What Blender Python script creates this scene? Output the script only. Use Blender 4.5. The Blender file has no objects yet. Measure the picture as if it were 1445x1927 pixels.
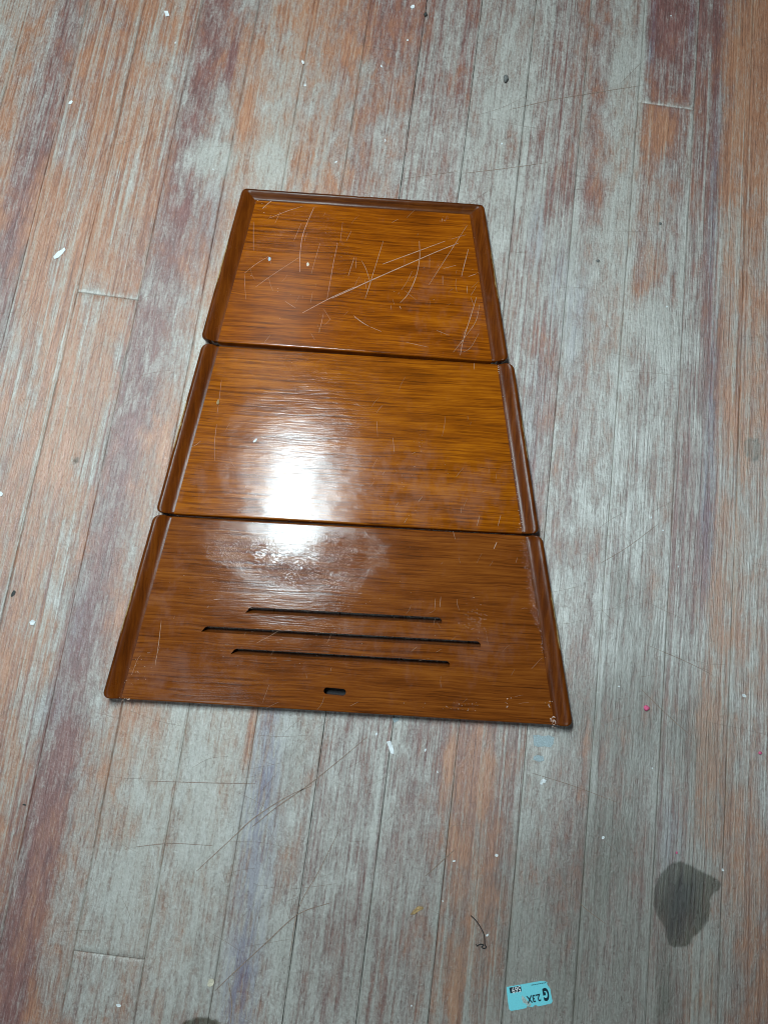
import bpy, bmesh, math, random
import numpy as np
from mathutils import Matrix, Vector

random.seed(7)
rng = np.random.default_rng(7)
S = bpy.context.scene
COL = S.collection

# ------------------------------------------------------------------ camera
IW, IH, FPX = 1445.0, 1927.0, 1337.0
PITCH, YAW, ROLL = 0.190517, -0.032928, 0.130089
CAMX, CAMH = 0.695091, 0.905655
ROT = (Matrix.Rotation(ROLL, 3, 'Z') @ Matrix.Rotation(YAW, 3, 'Y') @ Matrix.Rotation(PITCH, 3, 'X'))
cam = bpy.data.cameras.new('camera')
cam.sensor_fit = 'HORIZONTAL'
cam.sensor_width = 36.0
cam.lens = 36.0 * FPX / IW
cam.clip_start = 0.01
cam.clip_end = 50
camo = bpy.data.objects.new('camera', cam)
camo.matrix_world = Matrix.Translation((CAMX, 0, CAMH)) @ ROT.to_4x4()
COL.objects.link(camo)
S.camera = camo

# ------------------------------------------------------------------ world and lamps (indoor ceiling light)
wd = bpy.data.worlds.new('World')
S.world = wd
wd.use_nodes = True
wd.node_tree.nodes['Background'].inputs[0].default_value = (0.86, 0.95, 1.0, 1)
wd.node_tree.nodes['Background'].inputs[1].default_value = 0.05


def area(name, loc, sx, sy, power, col, rz=0.0):
    l = bpy.data.lights.new(name, 'AREA')
    l.shape = 'RECTANGLE'
    l.size, l.size_y = sx, sy
    l.energy = power
    l.color = col
    o = bpy.data.objects.new(name, l)
    o.location = loc
    o.rotation_euler = (0, 0, rz)
    COL.objects.link(o)
    return o


area('tube_lamp', (0.402, 0.402, 1.30), 0.042, 0.42, 11.2, (0.76, 0.94, 1.0), 0.06)
area('tube_lamp', (0.460, 0.398, 1.30), 0.042, 0.42, 11.2, (0.76, 0.94, 1.0), 0.06)
area('far_tube_lamp', (0.26, 1.12, 1.50), 0.03, 0.55, 1.4, (1.0, 0.95, 0.86), -0.12)
area('rear_tube_lamp', (0.24, -0.50, 1.60), 0.14, 0.40, 2.4, (0.70, 0.90, 1.0), 0.0)

S.view_settings.view_transform = 'Standard'
S.view_settings.look = 'None'
S.view_settings.exposure = 0.0
S.view_settings.gamma = 1.0
S.render.engine = 'CYCLES'
S.cycles.filter_width = 1.0


# ------------------------------------------------------------------ helpers
def px(x, y, z=0.0):
    """survey: point of the photograph -> place on the horizontal plane at height z"""
    d = ROT @ Vector(((x - IW / 2) / FPX, -(y - IH / 2) / FPX, -1.0))
    t = (z - CAMH) / d.z
    return Vector((CAMX + d.x * t, d.y * t, z))


def empty(name, loc=(0, 0, 0), rz=0.0):
    o = bpy.data.objects.new(name, None)
    o.location = loc
    o.rotation_euler = (0, 0, rz)
    o.empty_display_size = 0.02
    COL.objects.link(o)
    return o


def mobj(name, me, mat, parent=None, loc=(0, 0, 0)):
    o = bpy.data.objects.new(name, me)
    COL.objects.link(o)
    o.location = loc
    if mat:
        me.materials.clear()
        me.materials.append(mat)
    if parent:
        o.parent = parent
    return o


def tag(o, label=None, cat=None, group=None, kind=None):
    if label: o['label'] = label
    if cat: o['category'] = cat
    if group: o['group'] = group
    if kind: o['kind'] = kind
    return o


def pydata(name, v, f, smooth=False):
    me = bpy.data.meshes.new(name)
    me.from_pydata([tuple(p) for p in v], [], f)
    if smooth:
        me.polygons.foreach_set('use_smooth', [True] * len(me.polygons))
    me.update()
    return me


def npmesh(name, V, Q, smooth=True):
    me = bpy.data.meshes.new(name)
    me.vertices.add(len(V))
    me.vertices.foreach_set('co', np.asarray(V, np.float32).ravel())
    Q = np.asarray(Q, np.int32)
    me.loops.add(Q.size)
    me.loops.foreach_set('vertex_index', Q.ravel())
    me.polygons.add(len(Q))
    me.polygons.foreach_set('loop_start', np.arange(len(Q), dtype=np.int32) * Q.shape[1])
    me.update(calc_edges=True)
    me.polygons.foreach_set('use_smooth', np.full(len(Q), smooth))
    me.validate()
    return me


def attr(me, name, vals):
    a = me.attributes.new(name, 'FLOAT', 'POINT')
    a.data.foreach_set('value', np.asarray(vals, np.float32))


class NT:
    """small helper to write node trees"""

    def __init__(self, name):
        self.m = bpy.data.materials.new(name)
        self.m.use_nodes = True
        self.t = self.m.node_tree
        self.b = self.t.nodes['Principled BSDF']

    def n(self, typ, **kw):
        o = self.t.nodes.new(typ)
        for k, v in kw.items(): setattr(o, k, v)
        return o

    def put(self, sock, v):
        if isinstance(v, (int, float)):
            sock.default_value = v
        elif isinstance(v, (tuple, list)):
            sock.default_value = v if len(v) == len(sock.default_value) else (*v, 1)
        else:
            self.t.links.new(v, sock)

    def attr(self, name):
        return self.n('ShaderNodeAttribute', attribute_name=name).outputs['Fac']

    def pos(self):
        return self.n('ShaderNodeTexCoord').outputs['Object']

    def vm(self, op, a, b):
        o = self.n('ShaderNodeVectorMath', operation=op)
        self.put(o.inputs[0], a); self.put(o.inputs[1], b)
        return o.outputs[0]

    def ma(self, op, a, b=0.0, c=None, clamp=False):
        o = self.n('ShaderNodeMath', operation=op, use_clamp=clamp)
        self.put(o.inputs[0], a); self.put(o.inputs[1], b)
        if c is not None: self.put(o.inputs[2], c)
        return o.outputs[0]

    def comb(self, x, y, z):
        o = self.n('ShaderNodeCombineXYZ')
        for i, v in enumerate((x, y, z)): self.put(o.inputs[i], v)
        return o.outputs[0]

    def noise(self, vec, scale=1.0, detail=4, rough=0.6, dist=0.0):
        o = self.n('ShaderNodeTexNoise')
        self.put(o.inputs['Vector'], vec)
        o.inputs['Scale'].default_value = scale
        o.inputs['Detail'].default_value = detail
        o.inputs['Roughness'].default_value = rough
        o.inputs['Distortion'].default_value = dist
        return o.outputs['Fac']

    def ss(self, v, a, b, lo=0.0, hi=1.0):
        o = self.n('ShaderNodeMapRange', interpolation_type='SMOOTHSTEP')
        self.put(o.inputs['Value'], v)
        self.put(o.inputs['From Min'], a); self.put(o.inputs['From Max'], b)
        self.put(o.inputs['To Min'], lo); self.put(o.inputs['To Max'], hi)
        return o.outputs['Result']

    def mix(self, f, a, b, mode='MIX'):
        o = self.n('ShaderNodeMix', data_type='RGBA', blend_type=mode)
        self.put(o.inputs['Factor'], f)
        self.put(o.inputs[6], a); self.put(o.inputs[7], b)
        return o.outputs[2]

    def ramp(self, v, stops):
        o = self.n('ShaderNodeValToRGB')
        r = o.color_ramp
        while len(r.elements) < len(stops): r.elements.new(0.5)
        for e, (p, c) in zip(r.elements, stops):
            e.position = p
            e.color = (*c, 1)
        self.put(o.inputs[0], v)
        return o.outputs[0]

    def bump(self, h, dist, strength=1.0, normal=None):
        o = self.n('ShaderNodeBump')
        o.inputs['Strength'].default_value = strength
        o.inputs['Distance'].default_value = dist
        self.put(o.inputs['Height'], h)
        if normal is not None: self.put(o.inputs['Normal'], normal)
        return o.outputs[0]

    def out(self, color, rough, normal=None, **kw):
        self.put(self.b.inputs['Base Color'], color)
        self.put(self.b.inputs['Roughness'], rough)
        if normal is not None: self.put(self.b.inputs['Normal'], normal)
        for k, v in kw.items(): self.put(self.b.inputs[k], v)
        return self.m


# ------------------------------------------------------------------ materials
def mat_floor():
    t = NT('worn_painted_floorboards')
    G, M, B, D, ST, ID = (t.attr(k) for k in ('cover', 'maroon', 'violet', 'dirt_and_shade', 'stain', 'seed'))
    SP = t.attr('stripe')
    p = t.vm('ADD', t.pos(), t.comb(t.ma('MULTIPLY', ID, 3.1), t.ma('MULTIPLY', ID, 7.7), ID))
    warp = t.vm('MULTIPLY', p, (3.0, 2.2, 1.0))
    wn = t.ma('MULTIPLY', t.ma('SUBTRACT', t.noise(warp, 1, 2, 0.5), 0.5), 0.012)
    pw = t.vm('ADD', p, t.comb(wn, 0.0, 0.0))
    n_grain = t.noise(t.vm('MULTIPLY', pw, (290, 3.6, 1)), 1, 4, 0.62)         # long growth-ring stripes
    n_streak = t.noise(t.vm('MULTIPLY', pw, (165, 17, 1)), 1, 7, 0.74)         # worn streaks
    n_blot = t.noise(t.vm('MULTIPLY', p, (55, 19, 1)), 1, 8, 0.72, 0.3)        # worn patches
    n_fine = t.noise(t.vm('MULTIPLY', pw, (460, 55, 1)), 1, 5, 0.75)           # fibre
    n_speck = t.noise(t.vm('MULTIPLY', p, (330, 250, 1)), 1, 4, 0.75)
    n_big = t.noise(t.vm('MULTIPLY', t.pos(), (17, 7, 1)), 1, 5, 0.62, 0.5)    # wear that runs across the boards
    ctr = lambda v: t.ma('SUBTRACT', v, 0.5)
    s = t.ma('MULTIPLY', ctr(n_grain), t.ma('MULTIPLY_ADD', SP, 2.3, 0.3))
    s = t.ma('MULTIPLY_ADD', ctr(n_streak), 0.95, s)
    s = t.ma('MULTIPLY_ADD', ctr(n_blot), t.ma('MULTIPLY_ADD', SP, -0.8, 1.6), s)
    s = t.ma('MULTIPLY_ADD', ctr(n_fine), 0.60, s)
    s = t.ma('MULTIPLY_ADD', ctr(n_speck), 0.55, s)
    s = t.ma('MULTIPLY_ADD', ctr(n_big), 1.3, t.ma('ADD', s, 0.5))
    thr = t.ma('SUBTRACT', 1.10, t.ma('MULTIPLY', G, 0.94))
    cov = t.ss(s, t.ma('SUBTRACT', thr, 0.48), t.ma('ADD', thr, 0.48))
    B = t.ma('MULTIPLY', B, t.ss(n_streak, 0.40, 0.58, 0.15, 1.0))
    # the wood and red paint below
    mm = t.ss(t.ma('MULTIPLY_ADD', ctr(n_big), 1.0, t.ma('MULTIPLY_ADD', ctr(n_blot), 1.6, M)), 0.06, 0.82)
    wood = t.ramp(t.ma('MULTIPLY_ADD', n_fine, 0.4, t.ma('MULTIPLY', n_grain, 0.6)),
                  [(0.34, (0.22, 0.070, 0.028)), (0.48, (0.50, 0.185, 0.080)), (0.62, (0.63, 0.31, 0.165))])
    red = t.ramp(t.ma('MULTIPLY_ADD', n_fine, 0.4, t.ma('MULTIPLY', n_streak, 0.6)),
                 [(0.36, (0.105, 0.024, 0.024)), (0.5, (0.23, 0.062, 0.052)), (0.62, (0.37, 0.15, 0.125))])
    under = t.mix(mm, wood, red)
    paint = t.ramp(t.ma('MULTIPLY_ADD', n_blot, 0.5, t.ma('MULTIPLY', n_speck, 0.5)),
                   [(0.36, (0.43, 0.425, 0.375)), (0.5, (0.57, 0.565, 0.505)), (0.64, (0.72, 0.71, 0.65))])
    paint = t.mix(t.ma('MULTIPLY', B, 0.75), paint, (0.21, 0.22, 0.36))
    under = t.mix(t.ma('MULTIPLY', B, 0.5), under, (0.10, 0.06, 0.11))
    c = t.mix(t.ma('MULTIPLY_ADD', cov, 0.76, 0.08), under, paint)
    # fine wear: dark pores and pale dry fibres
    c = t.mix(t.ss(n_fine, 0.54, 0.66, 0.0, 0.20), c, (0.66, 0.71, 0.68))
    c = t.mix(t.ss(n_fine, 0.46, 0.34, 0.0, 0.28), c, (0.17, 0.080, 0.062))
    c = t.mix(t.ss(n_grain, 0.40, 0.26, 0.0, t.ma('MULTIPLY', SP, 0.30)), c, (0.10, 0.055, 0.045))
    c = t.mix(t.ss(n_speck, 0.60, 0.70, 0.0, 0.18), c, (0.72, 0.75, 0.72))
    c = t.mix(t.ss(n_speck, 0.40, 0.30, 0.0, 0.22), c, (0.12, 0.075, 0.065))
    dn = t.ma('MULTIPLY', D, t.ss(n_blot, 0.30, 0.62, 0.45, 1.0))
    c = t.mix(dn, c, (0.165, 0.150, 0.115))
    # wet stain, its outline a little ragged
    sd = t.ma('MULTIPLY_ADD', ctr(n_speck), 0.004, ST)
    sd = t.ma('MULTIPLY_ADD', ctr(n_blot), 0.005, sd)
    stm = t.ss(sd, 0.0016, -0.0022)
    deep = t.ss(t.ma('MULTIPLY_ADD', ctr(n_big), 0.03, t.ma('MULTIPLY_ADD', ctr(n_streak), 0.075, ST)), -0.002, -0.030)
    wet = t.mix(1.0, c, t.mix(deep, (0.25, 0.245, 0.180), (0.075, 0.078, 0.058)), 'MULTIPLY')
    c = t.mix(t.ma('MULTIPLY', stm, 0.93), c, wet)
    h = t.ma('MULTIPLY_ADD', n_grain, 0.5, t.ma('MULTIPLY_ADD', n_fine, 0.55, t.ma('MULTIPLY', n_streak, 0.4)))
    h = t.ma('MULTIPLY_ADD', cov, 0.25, h)
    h = t.ma('MULTIPLY_ADD', n_speck, 0.25, h)
    nrm = t.bump(h, 0.0028, 0.85)
    r = t.ss(n_speck, 0.3, 0.7, 0.30, 0.42)
    r = t.ma('MULTIPLY_ADD', t.ma('SUBTRACT', 1.0, cov), 0.06, r)
    return t.out(c, r, nrm, **{'Specular IOR Level': 1.0, 'IOR': 1.78})


def mat_varnish(name, golden, kind='board'):
    """reddish hardwood under old glossy varnish; grain runs along local X (board) or along local Y (rim)"""
    t = NT(name)
    p = t.pos()
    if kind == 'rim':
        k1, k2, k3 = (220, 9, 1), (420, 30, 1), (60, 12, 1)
    else:
        k1, k2, k3 = (5.5, 330, 1), (19, 540, 1), (10, 42, 1)
    wv = t.noise(t.vm('MULTIPLY', p, (7, 16, 1)), 1, 4, 0.6)
    wv = t.ma('MULTIPLY', t.ma('SUBTRACT', wv, 0.5), 0.011)
    pw = t.vm('ADD', p, t.comb(0.0, wv, 0.0) if kind != 'rim' else t.comb(wv, 0.0, 0.0))
    g1 = t.noise(t.vm('MULTIPLY', pw, k1), 1, 5, 0.62)
    g2 = t.noise(t.vm('MULTIPLY', pw, k2), 1, 3, 0.6)
    g3 = t.noise(t.vm('MULTIPLY', p, k3), 1, 5, 0.6)
    g4 = t.noise(t.vm('MULTIPLY', p, (520, 520, 1)), 1, 3, 0.7)
    v = t.ma('MULTIPLY_ADD', g2, 0.28, t.ma('MULTIPLY_ADD', g3, 0.30, t.ma('MULTIPLY', g1, 0.42)))
    lo, mi, hi = golden
    c = t.ramp(v, [(0.37, lo), (0.49, mi), (0.61, hi)])
    dk = 0.34 if kind == 'board' else 0.2
    c = t.mix(t.ss(g2, 0.44, 0.30, 0.0, dk), c, (0.040, 0.012, 0.003))
    c = t.mix(t.ss(g1, 0.42, 0.29, 0.0, dk), c, (0.040, 0.012, 0.003))
    # milky scuffs in the varnish
    hz = t.noise(t.vm('MULTIPLY', p, (17, 13, 1)), 1, 7, 0.62)
    hz2 = t.noise(t.vm('MULTIPLY', p, (60, 38, 1)), 1, 6, 0.7)
    hsum = t.ma('MULTIPLY_ADD', hz2, 0.5, t.ma('MULTIPLY', hz, 0.5))
    H = t.attr('haze')
    hm = t.ss(t.ma('MULTIPLY_ADD', H, 0.12, hsum), 0.55, 0.78)
    c = t.mix(t.ma('MULTIPLY', hm, 0.10), c, (0.36, 0.25, 0.24))
    c = t.mix(t.ss(g4, 0.73, 0.78, 0.0, 0.35), c, (0.6, 0.45, 0.36))
    ctr_ = lambda v: t.ma('SUBTRACT', v, 0.5)
    wear = t.attr('wear')
    wm = t.ss(t.ma('MULTIPLY_ADD', t.ma('SUBTRACT', t.noise(t.vm('MULTIPLY', p, (160, 60, 60)), 1, 5, 0.7), 0.5), 1.3, wear), 0.45, 0.62)
    c = t.mix(wm, c, t.mix(g2, (0.24, 0.13, 0.045), (0.55, 0.38, 0.17)))
    rr = t.ss(t.ma('MULTIPLY_ADD', ctr_(g3), 0.25, hsum), 0.40, 0.62, 0.13, 0.165)
    if kind != 'board': rr = t.ma('ADD', rr, 0.12)
    rr = t.ma('MULTIPLY_ADD', wm, 0.3, t.ma('MULTIPLY_ADD', hm, 0.02, rr))
    # varnish relief: grain telegraphing through, low waves, and the crazed imprint
    wave = t.noise(t.vm('MULTIPLY', p, (22, 30, 20)), 1, 2, 0.5)
    nrm = t.bump(wave, 0.0017, 0.30)
    rel = t.ma('MULTIPLY_ADD', g2, 0.5, t.ma('MULTIPLY_ADD', g1, 0.6, t.ma('MULTIPLY', g4, 0.30)))
    nrm = t.bump(rel, 0.00034, 0.55, nrm)
    CR = t.attr('craze')
    fl = t.noise(t.vm('MULTIPLY', p, (26, 40, 1)), 1, 3, 0.55, 2.2)
    ed = t.ma('ABSOLUTE', t.ma('SINE', t.ma('MULTIPLY', fl, 62.0)))                # wrinkles that follow each other like fern fronds
    ed = t.ma('POWER', ed, 0.6)
    nrm = t.bump(t.ma('MULTIPLY', ed, CR), 0.00028, 0.7, nrm)
    rr = t.ma('MULTIPLY_ADD', t.ma('MULTIPLY', CR, t.ma('SUBTRACT', 1.0, ed)), 0.05, rr)
    return t.out(c, rr, nrm, **{'Specular IOR Level': 0.25 if kind == 'board' else 0.13})


def mat_plain(name, col, rough=0.6, var=0.25, scale=300, spec=0.4):
    t = NT(name)
    n = t.noise(t.pos(), scale, 4, 0.65)
    c = t.mix(t.ss(n, 0.35, 0.65), tuple(v * (1 - var) for v in col), tuple(min(0.9, v * (1 + var)) for v in col))
    return t.out(c, rough, t.bump(n, 0.0004, 0.5), **{'Specular IOR Level': spec})


M_FLOOR = mat_floor()
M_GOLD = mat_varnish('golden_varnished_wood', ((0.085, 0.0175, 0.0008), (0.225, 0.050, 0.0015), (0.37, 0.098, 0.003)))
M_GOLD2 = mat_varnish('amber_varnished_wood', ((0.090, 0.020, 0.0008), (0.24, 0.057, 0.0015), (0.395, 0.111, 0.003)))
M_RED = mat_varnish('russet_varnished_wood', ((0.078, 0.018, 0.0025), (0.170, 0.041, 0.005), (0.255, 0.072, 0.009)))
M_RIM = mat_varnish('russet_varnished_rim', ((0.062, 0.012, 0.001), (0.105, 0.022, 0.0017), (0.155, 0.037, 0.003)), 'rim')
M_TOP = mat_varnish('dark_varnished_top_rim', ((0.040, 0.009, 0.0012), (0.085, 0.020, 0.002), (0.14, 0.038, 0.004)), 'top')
M_SCRATCH = mat_plain('bare_scratch', (0.42, 0.245, 0.165), 0.7)
M_BEAD = mat_plain('varnish_bead_glint', (0.50, 0.34, 0.27), 0.25, spec=0.6)  # pale tone stands in for the glints on the beads
M_WHITE = mat_plain('white_paper_scrap', (0.80, 0.82, 0.82), 0.75, 0.06)
M_PEBBLE = mat_plain('grey_pebble', (0.16, 0.16, 0.15), 0.85, 0.4, 900)
M_DARK = mat_plain('dark_chip', (0.045, 0.048, 0.045), 0.7, 0.4, 900)
M_PINK = mat_plain('pink_crumb', (0.75, 0.13, 0.26), 0.7, 0.2, 900)
M_TAN = mat_plain('dry_leaf', (0.42, 0.27, 0.12), 0.7, 0.3, 500)
M_CREAM = mat_plain('cream_paper', (0.62, 0.55, 0.42), 0.8, 0.12, 500)
M_THREAD = mat_plain('black_thread', (0.012, 0.012, 0.014), 0.6, 0.2)  # also colours the painted shade under the finger hole
M_CYAN = mat_plain('cyan_label_paper', (0.22, 0.74, 0.82), 0.45, 0.05, 700)
M_INK = mat_plain('black_ink', (0.008, 0.03, 0.045), 0.5, 0.1)
M_TAPE = mat_plain('blue_grey_residue', (0.36, 0.43, 0.45), 0.6, 0.2, 600)
M_BROWN = mat_plain('brown_scratch_line', (0.29, 0.21, 0.165), 0.8, 0.3, 500)
M_SUB = mat_plain('dark_joint', (0.02, 0.016, 0.013), 0.95, 0.3)

# ------------------------------------------------------------------ floor
W = 0.083
SEAMS = {1: .982, 2: 2.005, 3: 2.999, 4: 3.997, 5: 5.014, 6: 5.997, 7: 7.0, 8: 8.001, 9: 9.007, 10: 9.988, 11: 11.002, 12: 11.988, 13: 13.0, 14: 14.009}
ROWS = [0, 240, 480, 720, 960, 1200, 1440, 1680, 1920]
# paint cover (0-9) down the left and right half of every board, then how maroon the layer below is (0 orange, 9 maroon)
PL = {
    0: ('777777777', '766666666', '233333333', '233333333'),
    1: ('643333333', '444444444', '322222222', '688888888'),
    2: ('554456555', '445545555', '321222222', '222223333'),
    3: ('555544444', '566656655', '222123333', '222222334'),
    4: ('445335211', '575555676', '888978987', '555434444'),
    5: ('566776776', '578777887', '312222345', '222222345'),
    6: ('666777998', '455667788', '433333345', '433333346'),
    7: ('356778789', '466788889', '555555555', '555555566'),
    8: ('576678778', '577767677', '677777788', '677777788'),
    9: ('687776667', '898875567', '677777777', '777777666'),
    10: ('877664336', '666655558', '776666334', '777766445'),
    11: ('557788988', '898776648', '666677777', '555566667'),
    12: ('135788768', '147787768', '934677778', '956666678'),
    13: ('356666768', '124456558', '866897778', '111222334'),
    14: ('234466554', '344455544', '112233334', '223333444'),
}
BLOB = [  # x, y, half width, half length (photo pixels), cover, maroon, violet, darkening by grime and painted shade
    (462, 215, 10, 55, -.6, -.6, 0, 0), (434, 120, 10, 60, -.4, .5, 0, 0), (395, 295, 50, 40, .4, 0, 0, 0),
    (350, 395, 9, 34, -.5, .3, 0, 0), (505, 300, 45, 60, .35, 0, 0, 0), (690, 130, 14, 36, .4, 0, 0, 0),
    (650, 90, 9, 90, -.35, 0, 0, 0), (745, 60, 50, 80, -.15, 0, 0, 0), (945, 150, 24, 140, .3, 0, 0, 0),
    (1110, 370, 30, 55, -.5, -.1, 0, 0), (1058, 350, 28, 70, -.28, -.1, 0, 0), (1255, 240, 26, 48, -.3, -.3, 0, 0),
    (1220, 610, 55, 60, .3, 0, 0, 0), (845, 1440, 9, 55, -.7, -.6, 0, 0), (905, 1450, 20, 130, -.3, -.2, 0, 0),
    (858, 1880, 11, 70, -.7, -.35, 0, 0), (250, 1352, 40, 28, -.25, -.3, 0, 0), (470, 1390, 7, 60, -.6, -.6, 0, 0),
    (1335, 1395, 25, 60, -.3, -.3, 0, 0), (70, 1640, 14, 120, -.2, -.3, 0, 0), (300, 1590, 90, 160, .28, 0, 0, 0),
    (420, 1480, 80, 140, .28, 0, 0, 0), (930, 1640, 16, 130, -.3, 0, 0, 0), (1097, 1480, 10, 90, -.4, -.2, 0, 0),
    (1093, 1640, 9, 80, -.4, 0, 0, 0), (1380, 780, 18, 60, -.25, -.2, 0, 0), (1075, 880, 8, 130, -.3, 0, 0, 0),
    (80, 330, 14, 120, -.25, -.2, 0, 0), (180, 430, 30, 90, -.15, -.2, 0, 0), (110, 760, 30, 90, -.12, -.2, 0, 0),
    (160, 900, 20, 90, .12, 0, 0, 0), (380, 640, 20, 80, -.1, -.3, 0, 0), (1430, 100, 40, 160, -.2, -.1, 0, 0),
    (500, 1420, 24, 110, -.08, 0, .75, 0), (480, 1620, 32, 150, -.05, 0, .65, 0), (453, 1870, 28, 90, -.15, 0, .9, 0),
    (1342, 380, 9, 260, -.05, .3, .7, 0), (1338, 760, 10, 200, -.1, .3, .7, 0), (1332, 1000, 16, 120, -.15, .4, .8, 0),
    (1050, 530, 20, 90, .1, 0, .35, 0), (1085, 600, 24, 120, .1, 0, .35, 0), (1228, 60, 8, 100, 0, 0, .8, 0), (1300, 60, 7, 120, .2, 0, .5, 0),
    (1000, 820, 20, 160, 0, 0, .35, 0), (1010, 440, 16, 80, 0, 0, .4, 0), (150, 1180, 22, 70, 0, .2, .5, 0), (100, 1330, 28, 40, .2, .2, .4, 0),
    (1260, 1580, 22, 70, 0, .2, .45, 0), (395, 420, 26, 80, 0, .2, .25, 0),
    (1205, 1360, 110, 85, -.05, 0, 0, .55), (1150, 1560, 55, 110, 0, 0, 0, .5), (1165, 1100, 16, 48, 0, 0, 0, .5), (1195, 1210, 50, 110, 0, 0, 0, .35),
    (1080, 1340, 60, 60, 0, 0, 0, .3), (1330, 1450, 60, 120, 0, 0, 0, .35), (1220, 1820, 280, 220, 0, 0, 0, .42), (980, 1800, 220, 200, 0, 0, 0, .28), (1250, 1880, 14, 90, 0, 0, 0, .4), (560, 1420, 26, 70, 0, 0, 0, .22), (640, 1800, 90, 90, 0, 0, 0, .2),  # widest two: real grime, plus shade of the lower-right corner painted in
]
STAIN = [[(1248, 1640), (1262, 1624), (1279, 1620), (1300, 1628), (1325, 1642), (1346, 1652), (1360, 1664), (1357, 1673), (1336, 1688), (1337, 1705), (1335, 1730), (1322, 1752), (1305, 1762), (1299, 1778), (1285, 1785), (1262, 1784), (1254, 1770), (1251, 1744), (1236, 1726), (1229, 1705), (1230, 1675), (1236, 1655)],
         [(340, 1935), (345, 1924), (362, 1917), (380, 1914), (400, 1917), (414, 1924), (420, 1940), (400, 1960), (360, 1960)],
         [(137, 866), (141, 860), (149, 860), (150, 866), (145, 873), (138, 875), (135, 871)]]
RING = [(1398, 842), (1402, 830), (1412, 824), (1424, 827), (1431, 838), (1430, 855), (1424, 868), (1414, 864), (1402, 856)]


def seam(k):
    return SEAMS.get(k, float(k)) * W


def poly_sdf(P, poly):
    d = np.full(len(P), 1e9)
    ins = np.zeros(len(P), bool)
    n = len(poly)
    for i in range(n):
        a, b = np.array(poly[i]), np.array(poly[(i + 1) % n])
        e, w = b - a, P - a
        tt = np.clip((w @ e) / (e @ e), 0, 1)
        d = np.minimum(d, np.hypot(*(w - tt[:, None] * e).T))
        c1 = (a[1] > P[:, 1]) != (b[1] > P[:, 1])
        with np.errstate(divide='ignore', invalid='ignore'):
            xc = a[0] + (P[:, 1] - a[1]) / (b[1] - a[1] if b[1] != a[1] else 1e-9) * e[0]
        ins ^= c1 & (P[:, 0] < xc)
    return np.where(ins, -d, d)


def smooth_poly(pts, z=0.0):
    p = np.array([px(x, y, z)[:2] for x, y in pts])
    for _ in range(2):
        q = np.roll(p, -1, 0)
        p = np.stack([0.75 * p + 0.25 * q, 0.25 * p + 0.75 * q], 1).reshape(-1, 2)
    return p.tolist()


stain_polys = [smooth_poly(s) for s in STAIN]
ring_poly = smooth_poly(RING)
blobs = [(np.array(px(b[0], b[1])[:2]), b[2] * .00068, b[3] * .00068, b[4:]) for b in BLOB]

# image row -> world y for each half board
cache = {}


def column(k, half):
    if (k, half) in cache: return cache[(k, half)]
    cache[(k, half)] = r = _column(k, half)
    return r


def _column(k, half):
    kk = min(max(k, 0), 14)
    g, m = PL[kk][half], PL[kk][2 + half]
    xw = seam(kk) + (0.27 + 0.46 * half) * W
    ys = []
    for r in ROWS:
        lo, hi = -2000.0, 4000.0
        for _ in range(40):
            mid = 0.5 * (lo + hi)
            if px(mid, r).x < xw: lo = mid
            else: hi = mid
        ys.append(px(lo, r).y)
    o = np.argsort(ys)
    return (np.array(ys)[o], np.array([int(c) for c in g])[o] / 9.0, np.array([int(c) for c in m])[o] / 9.0)


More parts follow.
